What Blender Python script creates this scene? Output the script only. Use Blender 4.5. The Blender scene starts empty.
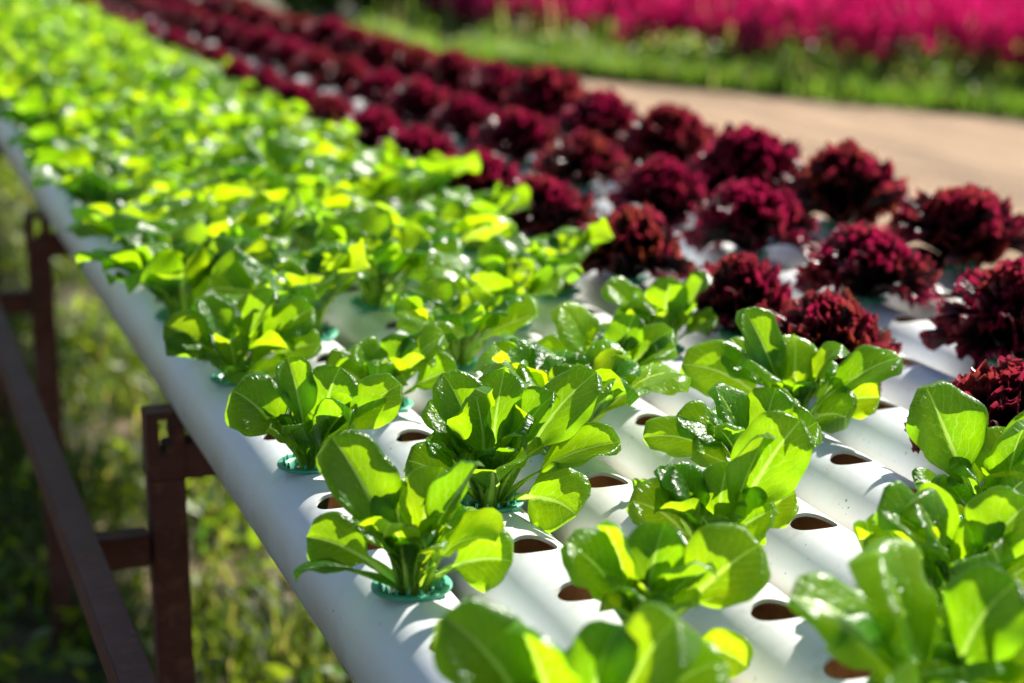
import bpy, math, random
import numpy as np
from math import sin, cos, pi, radians as R

S = bpy.context.scene
C = S.collection
# ------------------------------------------------------------------ camera, sky, sun, exposure
PITCH, YAW, CAM_H = 14.066, 20.186, 0.54
cam_d = bpy.data.cameras.new('camera')
cam = bpy.data.objects.new('camera', cam_d); C.objects.link(cam)
cam.location = (0, 0, CAM_H)
cam.rotation_euler = (R(90 - PITCH), 0, R(-YAW))
cam_d.sensor_width = 36; cam_d.lens = 1800 / 1024 * 36
cam_d.clip_start = .05; cam_d.clip_end = 500
cam_d.dof.use_dof = True; cam_d.dof.focus_distance = 1.62; cam_d.dof.aperture_fstop = 3.6
S.camera = cam
SUN_AZ, SUN_EL = 60, 35.5          # azimuth clockwise from +Y
w = bpy.data.worlds.new('World'); S.world = w; w.use_nodes = True
nt = w.node_tree; bg = nt.nodes['Background']
sky = nt.nodes.new('ShaderNodeTexSky'); sky.sky_type = 'NISHITA'; sky.sun_disc = False
sky.sun_elevation = R(SUN_EL); sky.sun_rotation = R(SUN_AZ)
nt.links.new(sky.outputs[0], bg.inputs[0]); bg.inputs[1].default_value = .05
sl = bpy.data.lights.new('sun', 'SUN'); sl.energy = 5; sl.angle = R(.5); sl.color = (1, .95, .86)
so = bpy.data.objects.new('sun', sl); C.objects.link(so)
so.rotation_euler = (R(90 - SUN_EL), 0, R(180 - SUN_AZ) )
so.location = (10, 6, 9)
S.view_settings.view_transform = 'Standard'; S.view_settings.look = 'None'
S.view_settings.exposure = 1.25; S.view_settings.gamma = 1; S.view_settings.use_curve_mapping = False
S.render.engine = 'CYCLES'
S.cycles.use_denoising = True; S.cycles.max_bounces = 8; S.cycles.transmission_bounces = 6
S.cycles.sample_clamp_indirect = 6; S.cycles.caustics_reflective = False; S.cycles.caustics_refractive = False

# ------------------------------------------------------------------ helpers
def tag(o, label=None, cat=None, group=None, kind=None):
    if label: o['label'] = label
    if cat: o['category'] = cat
    if group: o['group'] = group
    if kind: o['kind'] = kind
    return o
def empty(name, loc, rz=0):
    o = bpy.data.objects.new(name, None); C.objects.link(o)
    o.location = loc; o.rotation_euler = (0, 0, rz); o.empty_display_size = .05
    return o
def link(name, me, parent=None):
    o = bpy.data.objects.new(name, me); C.objects.link(o); o.parent = parent
    return o
def mesh(name, V, F, mats, uv=None, smooth=True, mi=None, attr=None):
    """V (n,3) array, F (m,k) array or list of faces"""
    me = bpy.data.meshes.new(name)
    V = np.asarray(V, dtype=np.float32)
    if isinstance(F, np.ndarray):
        k = F.shape[1]; n = len(F)
        me.vertices.add(len(V)); me.vertices.foreach_set('co', V.ravel())
        me.loops.add(n * k); me.loops.foreach_set('vertex_index', F.astype(np.int32).ravel())
        me.polygons.add(n); me.polygons.foreach_set('loop_start', np.arange(0, n * k, k, dtype=np.int32))
        me.polygons.foreach_set('loop_total', np.full(n, k, dtype=np.int32))
        me.update(calc_edges=True)
    else:
        me.from_pydata([tuple(v) for v in V], [], [tuple(f) for f in F])
    if not isinstance(mats, (list, tuple)): mats = [mats]
    for m in mats: me.materials.append(m)
    if mi is not None: me.polygons.foreach_set('material_index', np.asarray(mi, dtype=np.int32))
    me.polygons.foreach_set('use_smooth', np.full(len(me.polygons), smooth))
    if uv is not None:
        l = me.uv_layers.new(name='UVMap'); idx = np.empty(len(me.loops), dtype=np.int32)
        me.loops.foreach_get('vertex_index', idx)
        l.data.foreach_set('uv', np.asarray(uv, dtype=np.float32)[idx].ravel())
    if attr is not None:
        a = me.attributes.new('tone', 'FLOAT', 'POINT'); a.data.foreach_set('value', np.asarray(attr, dtype=np.float32))
    me.update()
    return me
def grid_faces(nu, nv, off=0):
    i, j = np.meshgrid(np.arange(nu - 1), np.arange(nv - 1), indexing='ij')
    a = (i * nv + j).ravel() + off
    return np.stack([a, a + nv, a + nv + 1, a + 1], 1)
class Box:
    def __init__(s): s.V = []; s.F = []
    def add(s, c, h, bev=.002):
        """box with chamfered long edges: centre, half sizes"""
        import bmesh
        bm = bmesh.new(); bmesh.ops.create_cube(bm, size=2)
        for v in bm.verts: v.co = (v.co.x * h[0], v.co.y * h[1], v.co.z * h[2])
        bmesh.ops.bevel(bm, geom=bm.edges[:], offset=bev, segments=2, affect='EDGES')
        o = len(s.V)
        bm.verts.index_update()
        s.V += [(v.co.x + c[0], v.co.y + c[1], v.co.z + c[2]) for v in bm.verts]
        s.F += [[v.index + o for v in f.verts] for f in bm.faces]
        bm.free()
    def build(s, name, m, parent=None):
        return link(name, mesh(name, s.V, s.F, m, smooth=False), parent)

# ------------------------------------------------------------------ materials
def mat(name):
    m = bpy.data.materials.new(name); m.use_nodes = True
    t = m.node_tree; return m, t, t.nodes['Principled BSDF'], t.nodes['Material Output']
def N(t, kind, **kw):
    n = t.nodes.new('ShaderNode' + kind)
    for k, v in kw.items():
        if k.startswith('_'): n.inputs[k[1:]].default_value = v
        else: setattr(n, k, v)
    return n
def L(t, a, b): t.links.new(a, b)
def math_(t, op, a, b=None, c=None, clamp=False):
    n = t.nodes.new('ShaderNodeMath'); n.operation = op; n.use_clamp = clamp
    for i, x in enumerate((a, b, c)):
        if x is None: continue
        if isinstance(x, (int, float)): n.inputs[i].default_value = x
        else: t.links.new(x, n.inputs[i])
    return n.outputs[0]
def mix(t, f, a, b):
    n = t.nodes.new('ShaderNodeMix'); n.data_type = 'RGBA'
    if isinstance(f, (int, float)): n.inputs[0].default_value = f
    else: t.links.new(f, n.inputs[0])
    for x, s in ((a, n.inputs[6]), (b, n.inputs[7])):
        if isinstance(x, tuple): s.default_value = (*x, 1) if len(x) == 3 else x
        else: t.links.new(x, s)
    return n.outputs[2]
def ramp(t, f, stops):
    n = t.nodes.new('ShaderNodeValToRGB'); e = n.color_ramp.elements
    while len(e) < len(stops): e.new(.5)
    for x, (p, c) in zip(e, stops): x.position = p; x.color = (*c, 1)
    t.links.new(f, n.inputs[0]); return n.outputs[0]
def noise(t, scale, detail=3, vec=None, rough=.5):
    n = t.nodes.new('ShaderNodeTexNoise'); n.inputs['Scale'].default_value = scale
    n.inputs['Detail'].default_value = detail; n.inputs['Roughness'].default_value = rough
    if vec is not None: t.links.new(vec, n.inputs['Vector'])
    return n.outputs[0]
def geo_pos(t): return N(t, 'NewGeometry').outputs['Position']
def obj_pos(t): return N(t, 'TexCoord').outputs['Object']

def leaf_material(name, base, dark, trans, rib, gloss=.29, k=.52):
    m, t, p, out = mat(name)
    uv = N(t, 'UVMap').outputs[0]
    sep = N(t, 'SeparateXYZ'); L(t, uv, sep.inputs[0])
    x = math_(t, 'ABSOLUTE', math_(t, 'SUBTRACT', sep.outputs[0], .5)); v = sep.outputs[1]
    # midrib: real-width band that narrows to the tip
    wid = math_(t, 'MULTIPLY_ADD', v, -.055, .065)
    rib_m = math_(t, 'SUBTRACT', 1, math_(t, 'DIVIDE', x, wid), clamp=True)
    rib_m = math_(t, 'MULTIPLY', rib_m, 2.2, clamp=True)
    nz = noise(t, 9, 2, uv)
    ph = math_(t, 'ADD', math_(t, 'SUBTRACT', math_(t, 'MULTIPLY', v, 11), math_(t, 'MULTIPLY', x, 9)), math_(t, 'MULTIPLY', nz, 1.6))
    tri = math_(t, 'ABSOLUTE', math_(t, 'SUBTRACT', math_(t, 'FRACT', ph), .5))         # 0 at vein
    side = math_(t, 'SUBTRACT', 1, math_(t, 'MULTIPLY', tri, 11), clamp=True)
    side = math_(t, 'MULTIPLY', side, math_(t, 'SUBTRACT', 1, math_(t, 'MULTIPLY', x, 2.1), clamp=True))
    vo = N(t, 'TexVoronoi', feature='DISTANCE_TO_EDGE'); vo.inputs['Scale'].default_value = 20; L(t, uv, vo.inputs['Vector'])
    net = math_(t, 'SUBTRACT', 1, math_(t, 'MULTIPLY', vo.outputs[0], 12), clamp=True)
    veins = math_(t, 'MAXIMUM', rib_m, math_(t, 'MAXIMUM', math_(t, 'MULTIPLY', side, .62), math_(t, 'MULTIPLY', net, .13)))
    pet = math_(t, 'SUBTRACT', 1, math_(t, 'MULTIPLY', v, 4.2), clamp=True)
    veins = math_(t, 'MAXIMUM', veins, math_(t, 'MULTIPLY', pet, .8))
    mott = noise(t, 5, 3, uv)
    rnd = N(t, 'ObjectInfo').outputs['Random']
    tone = math_(t, 'ADD', math_(t, 'MULTIPLY', mott, .7), math_(t, 'MULTIPLY', rnd, .35))
    tone = math_(t, 'MULTIPLY_ADD', tone, 2.2, -.65, clamp=True)
    bc = mix(t, veins, mix(t, tone, dark, base), rib)
    tc = mix(t, math_(t, 'MULTIPLY', veins, .85), mix(t, math_(t, 'MULTIPLY', math_(t, 'SUBTRACT', 1, tone), .75), trans, tuple(c * q_ for c, q_ in zip(trans, (.45, .70, 1)))), tuple(min(1, c * 1.5) for c in rib))
    L(t, bc, p.inputs['Base Color']); p.inputs['Roughness'].default_value = gloss
    p.inputs['Specular IOR Level'].default_value = .36
    tr = N(t, 'BsdfTranslucent'); L(t, tc, tr.inputs[0])
    ms = N(t, 'MixShader'); ms.inputs[0].default_value = k
    L(t, p.outputs[0], ms.inputs[1]); L(t, tr.outputs[0], ms.inputs[2]); L(t, ms.outputs[0], out.inputs[0])
    bl = noise(t, 13, 2, uv)
    hgt = math_(t, 'ADD', math_(t, 'MULTIPLY', math_(t, 'MAXIMUM', side, math_(t, 'MULTIPLY', rib_m, .8)), -.8), math_(t, 'MULTIPLY', bl, .8))
    hgt = math_(t, 'ADD', hgt, math_(t, 'MULTIPLY', net, -.06))
    b = N(t, 'Bump', _Strength=.7, _Distance=.0026); L(t, hgt, b.inputs['Height'])
    L(t, b.outputs[0], p.inputs['Normal'])
    return m
M = {}
M['leaf'] = leaf_material('green_leaf', (.016, .13, .002), (.004, .045, .004), (.42, .72, .0), (.42, .60, .10))
M['leaf_young'] = leaf_material('pale_green_leaf', (.050, .20, .002), (.012, .085, .003), (.62, .84, .0), (.50, .66, .10))

def red_material():
    m, t, p, out = mat('red_leaf')
    uv = N(t, 'UVMap').outputs[0]
    sep = N(t, 'SeparateXYZ'); L(t, uv, sep.inputs[0]); v = sep.outputs[1]
    rnd = N(t, 'ObjectInfo').outputs['Random']
    nz = noise(t, 3.5, 3, uv)
    nz2 = math_(t, 'ADD', math_(t, 'MULTIPLY', noise(t, 22, 2, obj_pos(t)), .8), math_(t, 'MULTIPLY', rnd, .2))
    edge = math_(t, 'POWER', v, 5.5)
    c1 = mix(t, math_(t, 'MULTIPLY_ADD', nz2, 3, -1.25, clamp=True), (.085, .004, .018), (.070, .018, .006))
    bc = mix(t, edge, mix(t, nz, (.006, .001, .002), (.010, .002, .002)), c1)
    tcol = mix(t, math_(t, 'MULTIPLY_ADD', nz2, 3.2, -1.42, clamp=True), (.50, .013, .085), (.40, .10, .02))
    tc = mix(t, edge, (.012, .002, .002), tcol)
    L(t, bc, p.inputs['Base Color']); p.inputs['Roughness'].default_value = .3
    p.inputs['Specular IOR Level'].default_value = .6
    tr = N(t, 'BsdfTranslucent'); L(t, tc, tr.inputs[0])
    ms = N(t, 'MixShader'); ms.inputs[0].default_value = .34
    L(t, p.outputs[0], ms.inputs[1]); L(t, tr.outputs[0], ms.inputs[2]); L(t, ms.outputs[0], out.inputs[0])
    b = N(t, 'Bump', _Strength=.5, _Distance=.002); L(t, noise(t, 30, 2, uv), b.inputs['Height']); L(t, b.outputs[0], p.inputs['Normal'])
    return m
M['red'] = red_material()

m, t, p, out = mat('white_pipe')
pos = geo_pos(t)
n1 = noise(t, 7, 4, pos); n2 = math_(t, 'MULTIPLY_ADD', noise(t, 9, 2, pos), .22, math_(t, 'MULTIPLY', noise(t, 190, 2, pos), .89)); n3 = noise(t, 38, 4, pos, .65)
mp = N(t, 'Mapping'); mp.inputs['Scale'].default_value = (60, 2.2, 60); L(t, pos, mp.inputs[0])
sc = noise(t, 1, 4, mp.outputs[0], .6)
spk = math_(t, 'MULTIPLY_ADD', n2, 14, -10.5, clamp=True)
c = mix(t, math_(t, 'MULTIPLY_ADD', n1, 1.6, -.75, clamp=True), (.76, .79, .81), (.68, .71, .71))
c = mix(t, math_(t, 'MULTIPLY_ADD', n3, 2.4, -1.45, clamp=True), c, (.56, .53, .44))
c = mix(t, math_(t, 'MULTIPLY_ADD', sc, 2.0, -1.2, clamp=True), c, (.62, .61, .55))
c = mix(t, math_(t, 'MULTIPLY_ADD', noise(t, 2.2, 3, pos), 2.4, -1.0, clamp=True), c, (.76, .73, .65))
op = N(t, 'SeparateXYZ'); L(t, obj_pos(t), op.inputs[0])
fy = math_(t, 'MULTIPLY', math_(t, 'SUBTRACT', math_(t, 'FRACT', math_(t, 'DIVIDE', op.outputs[1], .1125)), .5), .1125)
dd = math_(t, 'SQRT', math_(t, 'ADD', math_(t, 'MULTIPLY', fy, fy), math_(t, 'MULTIPLY', op.outputs[0], op.outputs[0])))
ring = math_(t, 'SUBTRACT', 1, math_(t, 'MULTIPLY', math_(t, 'SUBTRACT', dd, .0235), 60), clamp=True)       # algae and drip marks round the holes
ring = math_(t, 'MULTIPLY', ring, math_(t, 'MULTIPLY_ADD', noise(t, 45, 5, pos, .7), 3.2, -1.45, clamp=True))
c = mix(t, math_(t, 'MULTIPLY', ring, .8), c, (.36, .38, .24))
low = math_(t, 'MULTIPLY_ADD', op.outputs[2], -40, -1.0, clamp=True)  # lower flanks: warm bounce between the pipes put into the colour
c = mix(t, math_(t, 'MULTIPLY', low, math_(t, 'MULTIPLY_ADD', noise(t, 11, 4, pos, .6), 2, -.45, clamp=True)), c, (.60, .52, .40))
c = mix(t, spk, c, (.09, .07, .05))
L(t, c, p.inputs['Base Color'])
L(t, math_(t, 'MULTIPLY_ADD', n3, .3, .22), p.inputs['Roughness'])
b = N(t, 'Bump', _Strength=.12, _Distance=.001); L(t, sc, b.inputs['Height']); L(t, b.outputs[0], p.inputs['Normal'])
M['pipe'] = m
m, t, p, out = mat('stained_pipe_inside')
c = ramp(t, noise(t, 30, 4, geo_pos(t)), [(.3, (.62, .38, .18)), (.7, (.88, .66, .42))])
L(t, c, p.inputs['Base Color']); p.inputs['Roughness'].default_value = .6
M['inside'] = m

m, t, p, out = mat('turquoise_plastic')
c = ramp(t, noise(t, 60, 3, obj_pos(t)), [(.3, (.06, .40, .25)), (.75, (.20, .64, .48))])
L(t, c, p.inputs['Base Color']); p.inputs['Roughness'].default_value = .35
tr = N(t, 'BsdfTranslucent'); tr.inputs[0].default_value = (.05, .6, .4, 1)
ms = N(t, 'MixShader'); ms.inputs[0].default_value = .3
L(t, p.outputs[0], ms.inputs[1]); L(t, tr.outputs[0], ms.inputs[2]); L(t, ms.outputs[0], out.inputs[0])
M['cup'] = m
m, t, p, out = mat('growing_medium')
c = ramp(t, noise(t, 260, 3, obj_pos(t)), [(.35, (.006, .010, .006)), (.62, (.035, .040, .020)), (.8, (.10, .08, .05))])
L(t, c, p.inputs['Base Color']); p.inputs['Roughness'].default_value = .8
b = N(t, 'Bump', _Strength=1, _Distance=.002); L(t, noise(t, 260, 3, obj_pos(t)), b.inputs['Height']); L(t, b.outputs[0], p.inputs['Normal'])
M['medium'] = m

m, t, p, out = mat('rusty_brown_paint')
pos = geo_pos(t)
a = noise(t, 55, 5, pos, .7); b1 = noise(t, 9, 3, pos)
c = mix(t, math_(t, 'MULTIPLY_ADD', a, 3.2, -1.6, clamp=True), (.11, .036, .028), (.24, .105, .060))
c = mix(t, math_(t, 'MULTIPLY_ADD', b1, 2.4, -1.1, clamp=True), c, (.17, .075, .068))
p.inputs['Specular IOR Level'].default_value = .25; L(t, c, p.inputs['Base Color']); L(t, math_(t, 'MULTIPLY_ADD', a, .3, .45), p.inputs['Roughness'])
b = N(t, 'Bump', _Strength=.4, _Distance=.001); L(t, a, b.inputs['Height']); L(t, b.outputs[0], p.inputs['Normal'])
M['frame'] = m

m, t, p, out = mat('grassy_soil')
pos = geo_pos(t)
c = ramp(t, noise(t, 2.3, 6, pos, .65), [(.40, (.018, .032, .008)), (.52, (.06, .06, .025)), (.64, (.26, .18, .11))])
L(t, c, p.inputs['Base Color']); p.inputs['Roughness'].default_value = .95
b = N(t, 'Bump', _Strength=.8, _Distance=.03); L(t, noise(t, 25, 5, pos, .7), b.inputs['Height']); L(t, b.outputs[0], p.inputs['Normal'])
M['soil'] = m
m, t, p, out = mat('dry_dirt')
pos = geo_pos(t)
mp = N(t, 'Mapping'); mp.inputs['Rotation'].default_value = (0, 0, R(-28)); mp.inputs['Scale'].default_value = (4.0, .5, 1); L(t, pos, mp.inputs[0])
c = ramp(t, noise(t, .9, 6, mp.outputs[0], .6), [(.3, (.17, .105, .055)), (.5, (.30, .19, .105)), (.68, (.42, .28, .165))])
c = mix(t, math_(t, 'MULTIPLY_ADD', noise(t, 14, 4, pos), 3, -1.7, clamp=True), c, (.17, .105, .06))
L(t, c, p.inputs['Base Color']); p.inputs['Roughness'].default_value = .95
b = N(t, 'Bump', _Strength=.9, _Distance=.02); L(t, math_(t, 'ADD', noise(t, 30, 5, pos, .7), math_(t, 'MULTIPLY', noise(t, 1.2, 5, mp.outputs[0]), 6)), b.inputs['Height']); L(t, b.outputs[0], p.inputs['Normal'])
M['dirt'] = m

def thin(name, cols, trans, k=.4, scale=3, rough=.45):
    m, t, p, out = mat(name)
    at = N(t, 'Attribute', attribute_name='tone').outputs['Fac']
    c = ramp(t, at, cols); L(t, c, p.inputs['Base Color']); p.inputs['Roughness'].default_value = rough
    tr = N(t, 'BsdfTranslucent')
    c2 = ramp(t, at, trans); L(t, c2, tr.inputs[0])
    ms = N(t, 'MixShader'); ms.inputs[0].default_value = k
    L(t, p.outputs[0], ms.inputs[1]); L(t, tr.outputs[0], ms.inputs[2]); L(t, ms.outputs[0], out.inputs[0])
    return m
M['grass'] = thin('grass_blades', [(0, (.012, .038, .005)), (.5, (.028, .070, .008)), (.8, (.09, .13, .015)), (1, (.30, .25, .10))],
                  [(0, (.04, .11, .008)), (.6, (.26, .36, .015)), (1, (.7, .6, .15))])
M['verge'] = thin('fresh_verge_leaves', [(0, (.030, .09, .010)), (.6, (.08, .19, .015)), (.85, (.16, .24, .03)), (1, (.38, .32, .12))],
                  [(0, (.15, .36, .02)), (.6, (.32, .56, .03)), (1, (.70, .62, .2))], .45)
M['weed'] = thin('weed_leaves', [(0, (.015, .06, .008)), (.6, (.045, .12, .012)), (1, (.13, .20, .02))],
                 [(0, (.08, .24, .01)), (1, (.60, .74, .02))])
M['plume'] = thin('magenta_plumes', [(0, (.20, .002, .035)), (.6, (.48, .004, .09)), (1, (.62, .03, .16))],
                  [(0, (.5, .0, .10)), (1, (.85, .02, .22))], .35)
M['pale_flower'] = thin('pale_pink_petals', [(0, (.55, .28, .30)), (1, (.75, .60, .58))], [(0, (.7, .35, .35)), (1, (.8, .6, .6))], .35)
m, t, p, out = mat('bark')
c = ramp(t, noise(t, 12, 5, geo_pos(t)), [(.3, (.05, .035, .025)), (.7, (.13, .10, .075))])
L(t, c, p.inputs['Base Color']); p.inputs['Roughness'].default_value = .9
M['bark'] = m

# ------------------------------------------------------------------ setting: ground, path
GZ = -.98
def sheet(name, pts, z, m, kind='structure'):
    me = mesh(name, [(x, y, z) for x, y in pts], [list(range(len(pts)))], m, smooth=False)
    return tag(link(name, me), kind=kind)
sheet('ground', [(-200, -60), (250, -60), (250, 300), (-200, 300)], GZ, M['soil'])
rng = np.random.default_rng(5)
FAR = [(8.54, 8.87), (7.62, 10.47), (7.0, 11.6), (6.4, 12.85), (5.78, 14.45), (5.47, 15.44), (5.19, 16.07), (4.82, 16.1), (4.35, 16.49)]     # far edge of the dirt path
def interp(line, k):
    out = []
    for (a, b) in zip(line[:-1], line[1:]):
        for i in range(k): f = i / k; out.append((a[0] + (b[0] - a[0]) * f, a[1] + (b[1] - a[1]) * f))
    return out + [line[-1]]
far = [(x + rng.normal(0, .07), y + rng.normal(0, .07)) for x, y in interp(FAR, 8)]
near = [(x + rng.normal(0, .06), y) for x, y in interp([(2.72, 15.5), (2.6, 13), (2.49, 11.3), (2.38, 5.7), (2.38, 1.1), (2.5, -3.4)], 10)]
sheet('path', [(12.4, -3.4), (10.8, 3.4)] + far + near, GZ + .004, M['dirt'])

# ------------------------------------------------------------------ grass, weeds, flower field (uncountable)
def blades(P, hgt, wid, lean, rng, z0=GZ, segs=2):
    n = len(P); a = rng.uniform(0, 2 * pi, n); h = hgt * rng.uniform(.5, 1.25, n); wv = wid * rng.uniform(.6, 1.4, n)
    ln = lean * h * rng.uniform(.2, 1.3, n); b = a + pi / 2 + rng.normal(0, .4, n)
    base = np.column_stack([P, np.full(n, z0)]); sd = np.column_stack([np.cos(a), np.sin(a), 0 * a]) * wv[:, None]
    up = np.zeros((n, 3)); up[:, 2] = h; ld = np.column_stack([np.cos(b), np.sin(b), 0 * b]) * ln[:, None]
    mid = base + up * .6 + ld * .35; tip = base + up + ld
    V = np.stack([base - sd, base + sd, mid + sd * .8, mid - sd * .8, tip + sd * .12, tip - sd * .12], 1).reshape(-1, 3)
    o = np.arange(n)[:, None] * 6
    F = np.concatenate([o + np.array([0, 1, 2, 3]), o + np.array([3, 2, 4, 5])])
    tone = np.repeat(np.clip(rng.beta(2, 3, n) + (rng.random(n) < .06) * .4, 0, 1), 6)
    return V, F, tone
def leaves_cloud(P, size, rng, flat=.6, lo=.5, hi=1.4):
    """P (n,3) centres; small pointed leaves as folded quads with random direction"""
    n = len(P); s = size * rng.uniform(lo, hi, n)[:, None]
    d = rng.normal(size=(n, 3)); d[:, 2] *= flat; d /= np.linalg.norm(d, axis=1)[:, None]
    q = rng.normal(size=(n, 3)); q -= (q * d).sum(1)[:, None] * d; q /= np.linalg.norm(q, axis=1)[:, None]
    nr = np.cross(d, q)
    V = np.stack([P - d * s, P + q * s * .42 + nr * s * .1, P + d * s, P - q * s * .42 + nr * s * .1], 1).reshape(-1, 3)
    o = np.arange(n)[:, None] * 4
    F = np.concatenate([o + np.array([0, 1, 2]), o + np.array([0, 2, 3])])
    return V, F, np.repeat(rng.random(n), 4)

def patchy(P, rng, sc=1.6, thr=-.1):
    f = np.sin(P[:, 0] * sc * 2.1 + 1.3) * np.cos(P[:, 1] * sc * 1.7 + .4) + .6 * np.sin(P[:, 0] * sc * 5.3 + P[:, 1] * sc * 3.9) + rng.normal(0, .35, len(P))
    return P[f > thr]
rng = np.random.default_rng(11)
P = np.column_stack([rng.uniform(-.6, 2.3, 60000), 1.2 + rng.random(60000) ** 1.4 * 13])
P = patchy(P, rng)
V, F, tn = blades(P, .10, .0050, .8, rng)
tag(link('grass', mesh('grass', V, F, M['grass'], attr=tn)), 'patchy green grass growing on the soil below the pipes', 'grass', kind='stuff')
P = np.column_stack([rng.uniform(-1.2, 2.1, 26000), 1.4 + rng.random(26000) ** 1.3 * 12, GZ + rng.random(26000) ** 1.5 * .16 + .015])
P = patchy(P, rng, 2.1, .1)
V, F, tn = leaves_cloud(P, .030, rng)
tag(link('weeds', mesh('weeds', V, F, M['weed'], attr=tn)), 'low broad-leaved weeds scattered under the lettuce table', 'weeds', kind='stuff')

def along(line, n, rng, depth0, depth1):
    """random points on the far side of a polyline"""
    L_ = np.array(line); seg = rng.integers(0, len(L_) - 1, n); f = rng.random(n)[:, None]
    ln = np.linalg.norm(L_[1:] - L_[:-1], axis=1); seg = rng.choice(len(ln), n, p=ln / ln.sum())
    p = L_[seg] * (1 - f) + L_[seg + 1] * f; d = L_[seg + 1] - L_[seg]; nrm = np.column_stack([d[:, 1], -d[:, 0]]) / np.linalg.norm(d, axis=1)[:, None]
    k = rng.uniform(depth0, depth1, n)[:, None]
    return p + nrm * k
# grassy verge beyond the path
P = along(FAR, 90000, rng, -.16, 1.7); P = P[rng.random(len(P)) < .55 + .45 * np.sin(P[:, 0] * 7 + P[:, 1] * 4.3)]
V, F, tn = blades(P, .17, .007, .6, rng)
P2 = along(FAR, 36000, rng, .06, 1.7); zz = GZ + rng.random(len(P2)) ** 1.2 * (.20 + .14 * np.sin(P2[:, 0] * 5.1) * np.sin(P2[:, 1] * 3.3 + 1) + .10 * rng.random(len(P2)))
V2, F2, tn2 = leaves_cloud(np.column_stack([P2, zz]), .03, rng)
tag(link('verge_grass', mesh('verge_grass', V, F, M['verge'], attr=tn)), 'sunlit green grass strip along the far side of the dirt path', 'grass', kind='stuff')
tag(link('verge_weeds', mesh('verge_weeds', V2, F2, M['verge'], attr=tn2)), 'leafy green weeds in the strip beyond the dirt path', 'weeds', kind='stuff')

rng = np.random.default_rng(21)
P = along(FAR, 260, rng, .5, 1.5)
V, F, tn = blades(P, .55, .010, .18, rng)
tag(link('tall_grass', mesh('tall_grass', V, F, M['verge'], attr=np.clip(tn + .4, 0, 1))), 'tall pale grass stalks rising before the magenta flowers', 'grass', kind='stuff')

# flower field
EDGE = [(8.82, 9.18), (7.91, 10.87), (7.31, 12.13), (6.71, 13.48), (6.12, 15.3), (5.86, 16.86), (5.85, 18.45), (6.4, 21.16), (7.32, 24.69)]
def flower_field():
    rng = np.random.default_rng(3)
    P = along(EDGE, 17000, rng, .1, 14)
    P = P[(P[:, 1] > 5.5) & (P[:, 1] < 34) ]
    n = len(P); h = rng.uniform(.30, .54, n); sz = rng.uniform(.07, .12, n)
    T = []; nb = 26
    # each plume: a cluster of upright pointed tufts of real volume
    k = np.repeat(np.arange(n), nb); m_ = len(k)
    a = rng.uniform(0, 2 * pi, m_); rr = np.sqrt(rng.random(m_)) * sz[k] * .9; f = rng.random(m_)
    prof = np.clip(1.15 - f, .1, 1)
    c = np.column_stack([P[k, 0] + np.cos(a) * rr * prof, P[k, 1] + np.sin(a) * rr * prof, GZ + h[k] - .10 + f * .24])
    d = rng.normal(0, .35, (m_, 3)); d[:, 2] = 1; d /= np.linalg.norm(d, axis=1)[:, None]
    q = rng.normal(size=(m_, 3)); q -= (q * d).sum(1)[:, None] * d; q /= np.linalg.norm(q, axis=1)[:, None]
    s = rng.uniform(.03, .055, m_)[:, None]
    V = np.stack([c - d * s, c + q * s * .5, c + d * s * 1.3, c - q * s * .5], 1).reshape(-1, 3)
    F = np.arange(m_ * 4).reshape(-1, 4)
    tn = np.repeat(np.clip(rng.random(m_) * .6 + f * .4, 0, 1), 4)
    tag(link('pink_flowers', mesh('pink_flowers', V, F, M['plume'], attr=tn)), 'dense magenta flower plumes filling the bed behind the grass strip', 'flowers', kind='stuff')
    k = np.repeat(np.arange(n), 9); m_ = len(k)
    f = rng.random(m_); a = rng.uniform(0, 2 * pi, m_); rr = rng.random(m_) * .09
    c = np.column_stack([P[k, 0] + np.cos(a) * rr, P[k, 1] + np.sin(a) * rr, GZ + .03 + f * (h[k] - .08)])
    V, F, tn = leaves_cloud(c, .05, rng)
    tag(link('flower_foliage', mesh('flower_foliage', V, F, M['verge'], attr=tn)), 'green stems and leaves below the magenta flower plumes', 'foliage', kind='stuff')
flower_field()

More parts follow.
